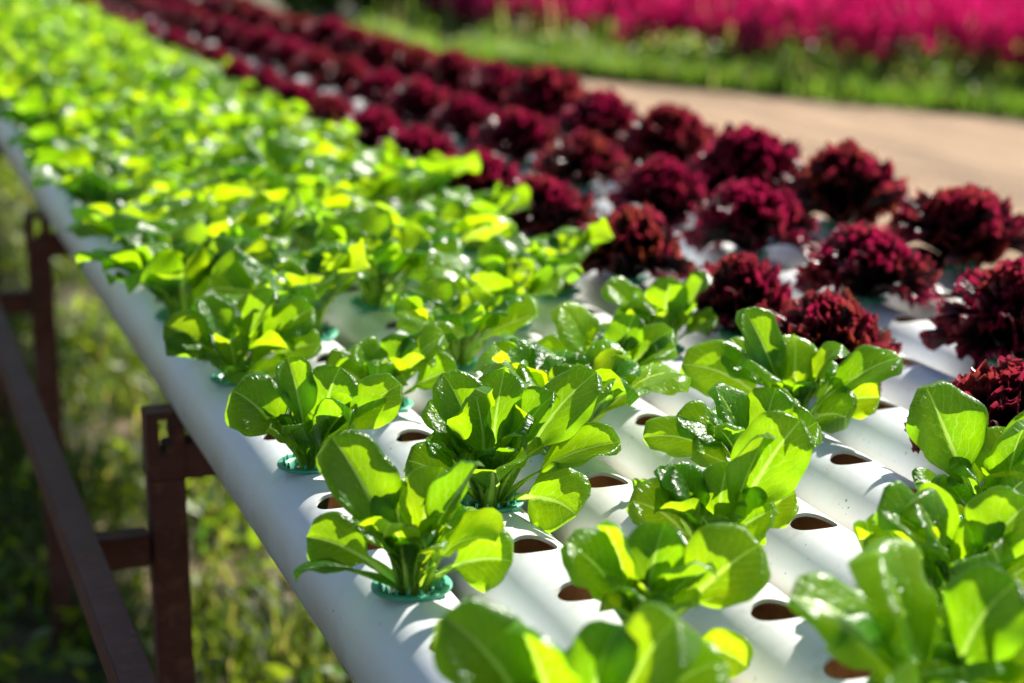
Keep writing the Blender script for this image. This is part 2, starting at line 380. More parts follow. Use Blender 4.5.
# far bushes and a shade tree behind the end of the red rows
def bush(x, y, r, h, m, label, name='flowering_bush', n=2600, seed=1, flowers=None):
    rng = np.random.default_rng(seed); e = empty(name, (x, y, GZ))
    lob = rng.uniform(-.55, .55, (7, 3)) * (r, r, h * .5) + (0, 0, h * .55); rad = rng.uniform(.4, .6, 7)
    k = rng.integers(0, 7, n); d = rng.normal(size=(n, 3)); d /= np.linalg.norm(d, axis=1)[:, None]
    P = lob[k] + d * (rad[k] * rng.random(n) ** .4)[:, None] * (r, r, h * .7); P = P[P[:, 2] > .05]
    V, F, tn = leaves_cloud(P, .07, rng)
    link('foliage', mesh('bush_foliage', V, F, M['weed'], attr=tn), e)
    V, F = [], []
    for i in range(7):                      # woody stems up into each lobe
        q = lob[i]; o = len(V)
        for j in range(5):
            f = j / 4; c = q * f; rr = .03 * (1 - .6 * f)
            V += [(c[0] + rr * cos(u * pi / 3), c[1] + rr * sin(u * pi / 3), c[2]) for u in range(6)]
        F += [[o + j * 6 + u, o + j * 6 + (u + 1) % 6, o + j * 6 + 6 + (u + 1) % 6, o + j * 6 + 6 + u] for j in range(4) for u in range(6)]
    link('stem', mesh('bush_stem', V, F, M['bark']), e)
    if flowers:
        k = rng.integers(0, 7, 900); d = rng.normal(size=(900, 3)); d[:, 2] = abs(d[:, 2]); d /= np.linalg.norm(d, axis=1)[:, None]
        P = lob[k] + d * rad[k][:, None] * (r, r, h * .72)
        V, F, tn = leaves_cloud(P, .06, rng, flat=1)
        link('blossom', mesh('bush_blossom', V, F, flowers, attr=tn), e)
    return tag(e, label, 'bush', 'bushes beyond the end of the lettuce rows')
bush(5.27, 20.19, .42, .95, None, 'pale pink flowering bush beyond the end of the red lettuce rows', seed=4, flowers=M['pale_flower'])
bush(5.50, 19.31, .50, .80, None, 'green bush with a few pale blossoms, nearest the magenta flowers', seed=6, flowers=None, name='green_bush')
bush(5.16, 21.62, .45, 1.15, None, 'dark green bush behind the far left end of the lettuce table', seed=8, name='green_bush')
def tree(x, y, r, h, label, seed):
    rng = np.random.default_rng(seed); e = empty('shade_tree', (x, y, GZ))
    V, F = [], []
    def limb(a, b, r0, r1, n=6):
        o = len(V); a = np.array(a, float); b = np.array(b, float); bend = rng.normal(0, .12, 3)
        for j in range(n + 1):
            f = j / n; c = a + (b - a) * f + bend * sin(f * pi); rr = r0 + (r1 - r0) * f
            V.extend([(c[0] + rr * cos(u * pi / 5), c[1] + rr * sin(u * pi / 5), c[2]) for u in range(10)])
        F.extend([[o + j * 10 + u, o + j * 10 + (u + 1) % 10, o + (j + 1) * 10 + (u + 1) % 10, o + (j + 1) * 10 + u] for j in range(n) for u in range(10)])
    limb((0, 0, 0), (.1, .1, h * .5), .20, .13)
    cl = []
    for i in range(12):
        a = i * 2.4; q = (cos(a) * r * rng.uniform(.3, .9), sin(a) * r * rng.uniform(.3, .9), h * rng.uniform(.55, 1))
        limb((.1, .1, h * rng.uniform(.35, .5)), q, .07, .02); cl.append(q)
    link('trunk', mesh('tree_trunk', V, F, M['bark']), e)
    cl = np.array(cl); n = 30000; k = rng.integers(0, len(cl), n); d = rng.normal(size=(n, 3)); d /= np.linalg.norm(d, axis=1)[:, None]
    P = cl[k] + d * (rng.random(n) ** .5 * 1.0)[:, None] * (1, 1, .7)
    Vl, Fl, tn = leaves_cloud(P, .14, rng)
    link('crown', mesh('tree_crown', Vl, Fl, M['weed'], attr=tn), e)
    return tag(e, label, 'tree')
tree(12.1, 23.4, 3.2, 6.5, 'leafy tree shading the left end of the magenta flower bed', 2)

# ------------------------------------------------------------------ pipes with planting holes
PR, HS, HR = .0535, .1125, .0210
PX = [.390 + .1265 * i for i in range(10)]
PHASE = [1.293, 1.240, 1.152, 1.320, 1.245, 1.400, 1.55, 1.74, 1.50, 1.90]      # one hole centre of each pipe
CUP0 = [1.293, 1.1275, 1.264, 1.0950, 1.245, 1.400, None, 1.74, None, 1.90]     # one cup of each pipe; two pipes between the red rows are empty
Y_NEAR, Y_FAR = .25, 15.5
def pipe_mesh():
    Rr = PR; t_ = .0035; nA, nR = 48, 6
    def surf(rad, flip):
        V, F = [], []
        Phi = R(50)
        for k in range(nR + 1):
            f = (k / nR) ** 1.4
            for i in range(nA):
                a = 2 * pi * i / nA
                p0 = math.asin(HR * cos(a) / rad); y0 = HR * sin(a)
                s_ = max(abs(cos(a)), abs(sin(a))); p1 = Phi * cos(a) / s_; y1 = HS / 2 * sin(a) / s_
                ph = p0 + (p1 - p0) * f; y = y0 + (y1 - y0) * f
                V.append((rad * sin(ph), y, rad * cos(ph) - PR))
        for k in range(nR):
            for i in range(nA):
                j = (i + 1) % nA; q = [k * nA + i, k * nA + j, (k + 1) * nA + j, (k + 1) * nA + i]
                F.append(q if not flip else q[::-1])
        o = len(V); m_ = 30; ys = [-HS / 2 + HS * i / 12 for i in range(13)]
        tn = [math.tan(R(-45) + R(90) * i / 12) for i in range(13)]
        ys = [HS / 2 * u for u in tn]
        for k in range(m_ + 1):
            ph = Phi + (2 * pi - 2 * Phi) * k / m_
            for y in ys: V.append((rad * sin(ph), y, rad * cos(ph) - PR))
        for k in range(m_):
            for i in range(12):
                q = [o + k * 13 + i, o + k * 13 + i + 1, o + (k + 1) * 13 + i + 1, o + (k + 1) * 13 + i]
                F.append(q[::-1] if not flip else q)
        return V, F
    V1, F1 = surf(PR, False); V2, F2 = surf(PR - t_, True)
    V = V1 + V2; F = F1 + [[i + len(V1) for i in f] for f in F2]; mi = [0] * len(F1) + [1] * len(F2)
    o = len(V)                               # wall of the hole, its own vertices for a crisp rim
    V += V1[:nA] + V2[:nA]
    for i in range(nA):
        j = (i + 1) % nA; F.append([o + j, o + i, o + nA + i, o + nA + j]); mi.append(0)
    V = np.array(V); F = np.array(F); mi = np.array(mi)
    nw = len(F) - nA                         # turn every face outwards (inner skin: towards the pipe's axis)
    fn = np.cross(V[F[:nw, 1]] - V[F[:nw, 0]], V[F[:nw, 2]] - V[F[:nw, 0]]); fc = V[F[:nw]].mean(1); rad_ = np.column_stack([fc[:, 0], 0 * fc[:, 0], fc[:, 2] + PR])
    sgn = (fn * rad_).sum(1) * np.where(mi[:nw] == 0, 1, -1); bad = np.where(sgn < 0)[0]; F[bad] = F[bad][:, ::-1]
    n = int((Y_FAR - Y_NEAR) / HS)
    VV = np.concatenate([V + (0, (i + .5) * HS, 0) for i in range(n)]); FF = np.concatenate([F + i * len(V) for i in range(n)])
    me = mesh('growing_pipe', VV, FF, [M['pipe'], M['inside']], mi=np.tile(mi, n))
    import bmesh
    bm = bmesh.new(); bm.from_mesh(me)
    bmesh.ops.remove_doubles(bm, verts=[v for v in bm.verts if True and (v.co.z < -PR * .25 or True) and (abs((v.co.y / HS) % 1) < .002 or abs((v.co.y / HS) % 1) > .998 or v.co.z < PR * cos(R(49.5)) - PR)], dist=1e-5)
    bm.to_mesh(me); bm.free()
    return me
pm = pipe_mesh()
ORD = ['first', 'second', 'third', 'fourth', 'fifth', 'sixth', 'seventh', 'eighth', 'ninth', 'tenth']
pipes = []
for i, x in enumerate(PX):
    y0 = PHASE[i] - HS / 2; y0 -= round((y0 - Y_NEAR) / HS) * HS
    o = link('growing_pipe', pm); o.location = (x, y0, 0)
    tag(o, {0: 'white plastic pipe with planting holes, outermost on the side above the rusty rail',
            9: 'white plastic pipe with planting holes, outermost under the red lettuces by the dirt path',
            6: 'empty white pipe between the first and second rows of red lettuces', 8: 'empty white pipe between the second and third rows of red lettuces'}.get(
            i, 'white plastic pipe with planting holes, %s from the rusty rail, under %s lettuces' % (ORD[i], 'green' if i < 5 else 'red')),
        'pipe', 'white growing pipes laid side by side')
    pipes.append(o)

# ------------------------------------------------------------------ rusty metal stand
fr = empty('metal_frame', (.31, 2.12, GZ))
tag(fr, 'rusty brown welded steel stand with posts and rail carrying the white pipes', 'metal frame')
def loc(x, y, z): return (x - .31, y - 2.12, z - GZ)
for n_, y in enumerate([.66, 2.12, 3.58, 5.04, 6.5, 7.96, 9.42, 10.88, 12.34, 13.8]):
    for sx in (0, 1):
        x = .326 if sx == 0 else PX[-1] + .09
        b = Box(); b.add(loc(x, y, (GZ - .115) / 2 - .02), (.0215, .0215, (-.115 - GZ) / 2 - .02 + .0))
        b.build('post', M['frame'], fr)
        b = Box()                            # slotted upright plate on the post head
        zt, zb = -.072, -.155
        b.add(loc(x - .0155, y, (zt + zb) / 2), (.0075, .022, (zt - zb) / 2), .0015)
        b.add(loc(x + .0155, y, (zt + zb) / 2), (.0075, .022, (zt - zb) / 2), .0015)
        b.add(loc(x, y, zt - .003), (.0225, .0215, .0045), .0015)
        b.add(loc(x, y, zb + .016), (.0222, .0225, .016), .0015)
        b.build('slotted_head', M['frame'], fr)
    b = Box(); b.add(loc((PX[0] + PX[-1]) / 2 + .0, y, -.135), ((PX[-1] - PX[0]) / 2 + .065, .02, .0225)); b.build('crossbar', M['frame'], fr)
    b = Box(); b.add(loc(.268, y, -.245), (.0335, .018, .02)); b.build('bracket', M['frame'], fr)
b = Box(); b.add(loc(.213, 7.2, -.213), (.018, 6.9, .0185)); b.build('side_rail', M['frame'], fr)

# ------------------------------------------------------------------ net cup
def cup_meshes():
    V, F = [], []; n = 32
    prof = [(.0310, .0016), (.0312, .0002), (.0245, .0000), (.0206, -.006), (.0195, -.030), (.0165, -.046), (.0155, -.046), (.0185, -.030), (.0196, -.006), (.0222, .0012), (.0305, .0024), (.0310, .0016)]
    for r, z in prof: V += [(r * cos(2 * pi * i / n), r * sin(2 * pi * i / n), z + .0005) for i in range(n)]
    for k in range(len(prof) - 1):
        for i in range(n): j = (i + 1) % n; F.append([k * n + i, k * n + j, (k + 1) * n + j, (k + 1) * n + i])
    # short upright teeth round the inner rim, four ribs across the mouth
    for i in range(16):
        a = 2 * pi * i / 16; o = len(V); da = .06
        for rr, zz, s in ((.0235, .002, 1), (.0255, .002, 1), (.0252, .0070, .6), (.0242, .0070, .6)):
            V += [(rr * cos(a - da * s), rr * sin(a - da * s), zz), (rr * cos(a + da * s), rr * sin(a + da * s), zz)]
        F += [[o, o + 1, o + 3, o + 2], [o + 2, o + 3, o + 5, o + 4], [o + 4, o + 5, o + 7, o + 6], [o + 6, o + 7, o + 1, o], [o, o + 2, o + 4, o + 6], [o + 1, o + 7, o + 5, o + 3]]
    cup = mesh('net_cup', V, F, M['cup'])
    rr = random.Random(3); V = [(0, 0, -.003)]; F = []
    for k in range(1, 6):
        r = .0198 * k / 5
        V += [(r * cos(2 * pi * i / 24), r * sin(2 * pi * i / 24), -.004 + rr.uniform(-.0025, .0025) - .0007 * k) for i in range(24)]
    F += [[0, 1 + i, 1 + (i + 1) % 24] for i in range(24)]
    for k in range(4):
        for i in range(24): j = (i + 1) % 24; a = 1 + k * 24; F.append([a + i, a + 24 + i, a + 24 + j, a + j])
    return cup, mesh('growing_medium', V, F, M['medium'])
CUP, MEDIUM = cup_meshes()

# ------------------------------------------------------------------ green lettuce leaves
def leaf_arrays(az, e0, e1, L_=.10, W=.05, roll=0., cup=.35, wav=.5, pet=.26, seed=0, r0=.005, nu=17, nv=26, skew=0., tipfold=0., recurve=.12):
    """az: direction the leaf grows (radians), e0/e1 start and end elevation (deg), roll (deg) turns the blade about its rib.
    cup: how much the sides lift; wav: margin waves."""
    g = np.random.default_rng(seed)
    v = np.linspace(0, 1, nv); u = np.linspace(-1, 1, nu)
    e = np.radians(e0 + (e1 - e0) * (v ** 1.5)) + tipfold * np.maximum(0, v - .8) ** 1.5 * -9
    azv = az + skew * v ** 2
    ds = L_ / (nv - 1)
    T = np.column_stack([np.cos(e) * np.cos(azv), np.cos(e) * np.sin(azv), np.sin(e)])
    mid = np.vstack([[0, 0, 0], np.cumsum((T[1:] + T[:-1]) / 2 * ds, axis=0)]) + np.array([cos(az) * r0, sin(az) * r0, -.004])
    side = np.column_stack([-np.sin(azv), np.cos(azv), 0 * azv])
    nrm = np.cross(T, side)                            # upper face
    rl = np.radians(roll) * np.clip((v - .12) / .5, 0, 1)
    s2 = side * np.cos(rl)[:, None] + nrm * np.sin(rl)[:, None]; n2 = nrm * np.cos(rl)[:, None] - side * np.sin(rl)[:, None]
    p0 = min(.48, pet); b = np.clip((v - p0) / (1 - p0), 0, 1)
    hw = .54 * W * (b ** .52 * (1 - b) ** .40) / .5307
    petw = .0056 * (1 - v) + .0010
    hw = np.maximum(hw, petw * (1 - np.clip((v - .93) / .07, 0, 1)) ** .5)
    UU, VV = np.meshgrid(u, v, indexing='ij')
    H = hw[None, :] * (1 + .025 * np.sin(VV * 17 + g.uniform(0, 6)) * np.abs(UU))
    ang = cup * 1.5 * UU * np.clip(VV * 2.2 + .4, 0, 1)                     # transverse curl
    x = H * np.where(np.abs(ang) < 1e-4, UU, np.sin(ang) / np.where(np.abs(ang) < 1e-4, 1, ang) * UU)
    zn = H * np.where(np.abs(ang) < 1e-4, 0, (1 - np.cos(ang)) / np.where(np.abs(ang) < 1e-4, 1, ang) * UU)
    p1, p2, p3 = g.uniform(0, 6.28, 3)
    sg = np.sign(UU)
    mar = np.abs(UU) ** 3 * np.clip(VV * 2 - .35, 0, 1)
    zn = zn + mar * wav * W * .13 * (np.sin(VV * 13 + p1 + sg * p2) + .6 * np.sin(VV * 27 + p3 - sg * p1))
    # pillows between the side veins, rib groove
    ph = VV * 11 - np.abs(UU) * (hw / (W))[None, :] * 9
    zn = zn + W * .026 * np.abs(np.sin(pi * ph)) * np.clip(1 - np.abs(UU), 0, 1) ** .5 * (np.abs(UU) > .1) * np.clip(VV * 3 - .6, 0, 1)
    zn = zn - recurve * 1.5 * W * np.abs(UU) ** 5 * np.clip(VV * 2 - .5, 0, 1)
    zn = zn - .0009 * np.exp(-(UU * 6) ** 2)
    zn = zn + W * .05 * np.sin(UU * 2.4 + p2) * np.sin(VV * 6 + p3)
    Pp = mid[None] + s2[None] * x[..., None] + n2[None] * zn[..., None]
    uv = np.stack([.5 + .5 * x / (.5 * W) * .95 * 1.0, VV], -1)
    return Pp.reshape(-1, 3), grid_faces(nu, nv), uv.reshape(-1, 2)
def merge_leaves(parts):
    V, F, U, o = [], [], [], 0
    for v, f, u in parts: V.append(v); F.append(f + o); U.append(u); o += len(v)
    return np.concatenate(V), np.concatenate(F), np.concatenate(U)

def random_leaf_specs(seed, n=13, big=1.0):
    g = random.Random(seed); out = []; a = g.uniform(0, 6.28)
    for i in range(n):
        f = i / (n - 1); a += 2.399 + g.uniform(-.25, .25)            # outer leaves first
        L_ = (.118 - .055 * f) * big * g.uniform(.88, 1.1)
        out.append(dict(az=a, e0=62 + 22 * f + g.uniform(-6, 6), e1=-2 + 62 * f + g.uniform(-16, 20), L_=L_, W=L_ * g.uniform(.60, .76) * (1 - .15 * f),
                        roll=g.uniform(-30, 30), cup=g.uniform(.35, .8) + .25 * f, wav=g.uniform(.3, .8), seed=g.randrange(9999),
                        r0=.009 * (1 - f) + .002, pet=g.uniform(.30, .42), recurve=g.uniform(.02, .16), tipfold=g.choice([0, 0, .5, 1.1])))
    return out
def view_az(d): return R(d - YAW)                     # 0 image right, 90 away from camera, 180 image left, 270 towards camera

def build_lettuce(name, specs, young=False):
    """a lettuce: Empty > net_cup (> growing_medium), each leaf"""
    e = empty(name, (0, 0, 0))
    c = link('net_cup', CUP, e); link('growing_medium', MEDIUM, c)
    for s in specs:
        s = dict(s); y = s.pop('young', young)
        v, f, u = leaf_arrays(**s)
        link('leaf', mesh('lettuce_leaf', v, f, M['leaf_young'] if y else M['leaf'], uv=u), e)
    return e
def copy_tree(o, parent=None):
    c = o.copy(); C.objects.link(c); c.parent = parent
    for ch in list(o.children): copy_tree(ch, c)
    return c

# leaves of the front plants: (cm right, cm up, cm away) from the cup to the leaf tip as seen from the walkway, width cm, turn of the blade
def sp(dx, up, dd, W, face=0, **k):
    d = math.hypot(dx, dd); e = math.degrees(math.atan2(up, d)); az = math.degrees(math.atan2(dd, dx))
    L_ = math.sqrt(d * d + up * up) * .98 / 100; b = k.pop('bend', 40)
    sgn = 1 if dx >= 0 else -1
    o = dict(az=view_az(az), e0=min(88, e + b * .42), e1=e - b * .62, L_=L_, W=W / 100 * 1.08, roll=face * sgn, cup=.58, wav=.45, seed=int(abs(dx * 37 + up * 91 + dd * 13 + W * 7) * 10) % 9973,
             pet=min(.46, .052 / L_), r0=.006)
    o.update(k); return o
HERO = {}
def fillers(seed):
    g = random.Random(seed); out = []
    for i in range(10):
        q = random_leaf_specs(seed + i, 12, .82)[g.choice([1, 2, 4, 5, 7, 8, 9, 10])]; q['az'] = g.uniform(0, 6.28); q['young'] = g.random() < .5; q['cup'] += .2; out.append(q)
    return out
HERO[(0, 1.293)] = ('bright outermost-pipe lettuce, nearest one wholly in view, a leaf drooping over its cup', [
    sp(-5.6, 12.2, 1.5, 5.4, 45, bend=25), sp(-8.6, 2.6, -2.5, 3.2, -10, bend=50, young=False), sp(-7.8, 4.2, 1, 4.6, 60), sp(7.6, 3.2, -1.5, 5.0, 62, bend=60),
    sp(4.6, 11, -.5, 5.0, -35, bend=20, cup=.9), sp(1.8, 9.6, 2, 4.6, 20, young=True), sp(.8, 7.2, -.5, 3.4, 10, young=True, cup=.8), sp(-1.4, 8.4, 1.6, 4.0, 20, young=True),
    sp(-2.6, 6.2, -2, 3.4, 30, cup=.7), sp(3.4, 6.2, 3, 4.2, 30), sp(-3.6, 5.5, 4, 4.2, 10), sp(2, 5, -2.2, 2.8, 10, young=True), sp(5.2, 5.2, 4, 4, 20)])
HERO[(0, 1.6305)] = ('outermost-pipe lettuce with a broad round leaf leaning out towards the rusty rail', [
    sp(-6.8, 8.2, -.5, 6.6, 55, bend=35), sp(2.6, 9.8, 2, 5.4, 30, bend=20), sp(8.6, 8.6, .5, 5.2, 55, bend=25), sp(-1.2, 11, 1.5, 4.4, 10, cup=.8),
    sp(4.2, 5.5, -2, 4.2, 20), sp(-3, 5.2, -2.5, 4.0, 20, young=True), sp(.6, 7.2, 0, 3.6, 10, young=True, cup=.8), sp(2, 7, -1, 3.6, 20, young=True), sp(-4.8, 6.4, 3.5, 5, 20),
    sp(4.8, 6.6, 4, 4.8, 10), sp(0, 6.5, 4.5, 4.5)])
HERO[(0, 1.968)] = ('outermost-pipe lettuce with a dark leaf hanging in front and a yellow-green one beside it', [
    sp(-7.8, 7.2, -.5, 5.2, 45, young=True), sp(3.5, 2.0, -4.5, 7.4, 10, bend=75), sp(-1, 3.4, -4.5, 6.0, 10, bend=70), sp(8.5, 8.5, 2, 5.6, 40), sp(4, 11, 1, 5.0, 20),
    sp(-3.6, 10, 1.5, 4.6, 20), sp(0, 9, 0, 4.0, young=True, cup=.8), sp(9.6, 5, -1, 5, 35), sp(1, 7, 3, 4.6), sp(-4, 6, 4, 5), sp(5, 6, 4, 5)])
HERO[(1, 1.465)] = ('tall crinkled dark green lettuce on the second pipe, large leaf hanging over its cup', [
    sp(-6.8, 4.6, -1, 5.2, 40, bend=35), sp(7.6, .6, -4, 6.6, 50, bend=70), sp(11.2, 6.4, -.5, 4.8, 30, bend=35, cup=.8), sp(-.8, 11.6, -1.5, 5.0, -70, bend=18, cup=.9, wav=1.1),
    sp(-3.6, 12.2, 1.5, 4.8, 35), sp(2.4, 9.2, -.5, 4.8, 20, young=True, wav=1), sp(9, 12, 2, 6.2, 30, bend=20), sp(5.4, 10.5, 1, 5.0, 25, cup=.8), sp(-5, 9.4, 2, 4.4, 20),
    sp(.6, 6.8, -1.6, 3.6, 10, young=True, wav=1.2), sp(4.2, 6.4, -1.5, 3.8, 10, young=True), sp(-2, 5, -2.4, 3.6, 20), sp(1, 12, 3, 4.6), sp(6, 7, 4, 5), sp(-4, 6, 4, 5)])
HERO[(1, 1.1275)] = ('pale green lettuce on the second pipe with one small yellow leaf low at its side', [
    sp(8.2, 8.4, 0, 6.6, 45, bend=25, young=True), sp(-5.4, 8.8, 0, 5.4, 35, bend=50), sp(7.6, -.6, -2.4, 3.3, 60, young=True, bend=60), sp(1, 9.5, 1.5, 5.2, 10, cup=.8), sp(4.5, 7.5, -1.5, 5.4, -25, bend=45, cup=.8),
    sp(-1.5, 6.6, -2.4, 4.2, 15), sp(3, 5.5, -3, 4, 10), sp(-3.5, 6.4, 3, 5, 10), sp(5, 6, 4, 5, 10), sp(-1, 10.5, 0, 4.2, -20, young=True), sp(2, 8, 3, 4.4)])
HERO[(0, .9555)] = ('blurred bright green lettuce nearest the viewer at the bottom, on the outermost pipe', [
    sp(-6.6, 10.4, 0, 5.6, 45, bend=30), sp(-1, 10.2, 0, 5.0, -30, cup=.8), sp(5.5, 10.2, -.5, 6.2, 30, bend=25, young=True), sp(2.4, 9.2, 1.5, 5.2, 10), sp(8.4, 7.6, 0, 5.4, 30),
    sp(1, 7, -3, 5, 10, young=True), sp(5, 5.4, -3, 5, 20), sp(-3.4, 6, -3, 4.4, 10), sp(-4, 6, 4, 5), sp(3, 7, 4, 5)])
HERO[(2, 1.264)] = ('bright lettuce on the third pipe with round leaves on long pale stems', [
    sp(6.6, 12.6, 1, 6.2, 50, bend=22), sp(-6.6, 6.2, -1, 5.6, 40, bend=40, young=True), sp(4.2, 5.8, -1.5, 5.6, 45), sp(3.6, 12, -.5, 4.2, -40, bend=15, cup=.9, young=True), sp(-3, 8.6, 1, 4.6, 20),
    sp(-1, 5.8, -2.6, 4.6, 10, bend=55), sp(1, 8.5, 2, 4.6), sp(6.6, 6, 1.5, 4.4, 40, young=True), sp(-4, 8, 3, 5), sp(1, 6, 4, 5)])
HERO[(3, 1.4325)] = ('fourth-pipe lettuce with glossy dark upper leaves, some reaching over the third pipe', [
    sp(5.2, 6.8, -.5, 5.8, 45), sp(-10.8, 5.4, -.5, 4.2, 45, bend=60), sp(-7, 7.2, 1, 4.8, 30), sp(-3, 10.4, 0, 5.6, 20, bend=50), sp(-5.6, 4.6, -2.5, 4.8, 30), sp(1, 9.6, 1, 4.6, 20),
    sp(-2.4, 7, -1.5, 4, 10, young=True), sp(1.4, 5.8, -2, 4.2, 20), sp(3, 8, 3.5, 5), sp(-3, 7, 4, 5)])
HERO[(4, 1.5825)] = ('large spreading lettuce on the fifth pipe with glossy dark leaves, beside the red lettuces', [
    sp(-5.2, 13, 1, 5.0, 40, bend=20), sp(10.6, 8.2, -.5, 5.4, 25, bend=45), sp(0, 10, 1.5, 6.2, 20, bend=50, young=True), sp(-12, 7.4, 0, 6.8, 45, bend=45), sp(4.4, 2.6, -4, 6.6, 30, bend=70), sp(8.4, 4, -1, 4.6, 55, young=True, bend=50),
    sp(-5.6, 8.8, -1.5, 6.2, 20, bend=50), sp(4, 9.6, 0, 5.2, 10, young=True), sp(-3, 6, -3.5, 5.2, 20), sp(-7.5, 8.8, 2, 5, 30), sp(3, 7, 4, 5.4), sp(-3, 7, 4, 5)])
HERO[(4, 1.245)] = ('fifth-pipe lettuce with one broad upright leaf in front of a red lettuce head', [
    sp(-5.2, 13.4, 1, 7.2, 50, bend=15), sp(2.4, 11.4, -1.6, 6.4, -15, bend=20), sp(6, 10.5, 1, 6, 40), sp(-2.6, 7.4, -1, 4.6, 20), sp(7, 6, -2, 5.4, 40), sp(1, 7.5, -2.6, 4, 10, young=True),
    sp(-4.6, 5.2, -2, 4.2, 30, young=True), sp(3, 9, 4, 5.5), sp(-2, 8, 4, 5)])
HERO[(3, 1.095)] = ('lettuce on the fourth pipe near the bottom corner with a white-rimmed curling leaf', [
    sp(-6.4, 9.6, -.5, 5.6, 25, bend=70), sp(-2, 9.8, 0, 6, 20, bend=55, young=True), sp(4, 9.6, 0, 6, 30), sp(1, 7, -2.6, 5.4, 10, bend=55), sp(-5, 5, -2, 4.6, 30), sp(5.6, 5.8, -2, 5, 30),
    sp(1.5, 8.2, 1, 4, 10, young=True), sp(-3, 7, 4, 5), sp(4, 7, 4, 5)])
HERO[(2, .9265)] = ('blurred lettuce in the bottom corner on the third pipe, one big leaf standing upright', [
    sp(-4.2, 12.2, 0, 8.4, 25, bend=25, young=True), sp(-9.6, 9.8, 0, 5.4, 30, bend=60), sp(-6.6, 8, -2, 5.4, 20), sp(2.4, 11, 0, 7, 20, bend=45), sp(6, 8, 0, 6, 30), sp(0, 6.6, -3.5, 5.6, 10), sp(-4, 5, -3.4, 4.6),
    sp(-2, 7, 4, 5.6), sp(4, 8, 4, 5.6)])
HERO[(3, 1.77)] = ('fourth-pipe lettuce with one broad pale leaf facing front and another standing tall behind', [
    sp(-5.6, 10.4, 0, 6.4, 35, bend=20, young=True), sp(4.4, 4.6, -2.8, 7.0, 25, bend=35, young=True), sp(-9, 5.4, -1, 4.6, 40, bend=50), sp(-2, 6, -2, 4.6, 10), sp(2, 9, 2, 5), sp(6.4, 7.6, 1, 5, 30), sp(-4, 7, 3, 5), sp(1, 7, 0, 4, young=True), sp(0, 6, 4.5, 5)])
HERO[(4, 1.92)] = ('upright pale lettuce on the fifth pipe, leaves standing in a tight bunch beside red lettuces', [
    sp(4.8, 10.2, 0, 5.4, 20, bend=10), sp(-2.8, 7.6, -1.5, 6.4, 20, bend=35, young=True), sp(-6.4, 9, .5, 5, 35, bend=45), sp(1, 9.4, 1, 5.4, 10, bend=15), sp(3.4, 6.2, -1, 4.6, 20, bend=15), sp(6.4, 4.8, -.5, 4.4, 20, bend=30),
    sp(-4, 5.6, -1.5, 4.4, 20), sp(0, 6, -1.8, 4, 10, bend=15), sp(2, 8, 4, 5)])
HERO[(1, 1.8025)] = ('lettuce on the second pipe with a wide pale leaf folded like a saddle', [
    sp(6.4, 8.6, 0, 7.0, 20, bend=55, young=True), sp(-2.4, 7.6, 0, 6, 25, bend=35, young=True), sp(2, 5, -3, 4.6, 20, bend=55), sp(-6, 5.6, -1, 5, 35, bend=50), sp(2, 8, 2, 5), sp(7.6, 5, -1, 4.6, 40), sp(-3, 6.6, 3, 5), sp(5, 6.4, 4, 5), sp(0, 6.6, -1, 4, young=True)])

protos = []
for i in range(7):
    p_ = random_leaf_specs(40 + i, 20 if i % 2 else 22, 1.08)
    for k, s_ in enumerate(p_): s_['young'] = (k > 8) or (k + i) % 4 == 0
    protos.append(p_)
far_mesh = []
for p_ in protos:                     # the same plants with their leaves in one mesh, for the distance
    ar = []; us = []
    for s_ in p_:
        s_ = dict(s_); s_.pop('young'); ar.append(leaf_arrays(nu=9, nv=14, **s_))
    v, f, u = merge_leaves(ar); mi = np.concatenate([np.full(8 * 13, 1 if s_['young'] else 0) for s_ in p_])
    far_mesh.append(mesh('lettuce_foliage', v, f, [M['leaf'], M['leaf_young']], uv=u, mi=mi))
proto_obj = [None] * 7
G_GREEN = 'green lettuces in the white pipes'
NTH = ['first', 'second', 'third', 'fourth', 'fifth', 'sixth', 'seventh', 'eighth', 'ninth', 'tenth', 'eleventh', 'twelfth', 'thirteenth', 'fourteenth', 'fifteenth', 'sixteenth',
       'seventeenth', 'eighteenth', 'nineteenth', 'twentieth', 'twenty-first', 'twenty-second', 'twenty-third', 'twenty-fourth', 'twenty-fifth', 'twenty-sixth', 'twenty-seventh', 'twenty-eighth',
       'twenty-ninth', 'thirtieth', 'thirty-first', 'thirty-second', 'thirty-third', 'thirty-fourth', 'thirty-fifth', 'thirty-sixth', 'thirty-seventh', 'thirty-eighth', 'thirty-ninth', 'fortieth']
for t10, w10 in (('forty', 'fiftieth'), ('fifty', 'sixtieth'), ('sixty', 'seventieth')):
    NTH += [t10 + '-' + w for w in NTH[:9]] + [w10]
g = random.Random(77)
fwd = (sin(R(YAW)), cos(R(YAW)))
def px_of(x, y, z):
    dz = z - CAM_H; th = R(PITCH); a = x * fwd[0] + y * fwd[1]; r = x * fwd[1] - y * fwd[0]
    d = a * cos(th) - dz * sin(th); u = a * sin(th) + dz * cos(th)
    return 512 + 1800 * r / d, 341.5 - 1800 * u / d, d
def seen(x, y, m=70):
    a, b_, d = px_of(x, y, .05)
    return -m < a < 1024 + m and b_ > -28 and b_ < 683 + 130
ROWTXT = ['outermost pipe by the rusty rail', 'second pipe from the rusty rail', 'third pipe from the rusty rail', 'fourth pipe from the rusty rail', 'fifth pipe, beside the red rows']
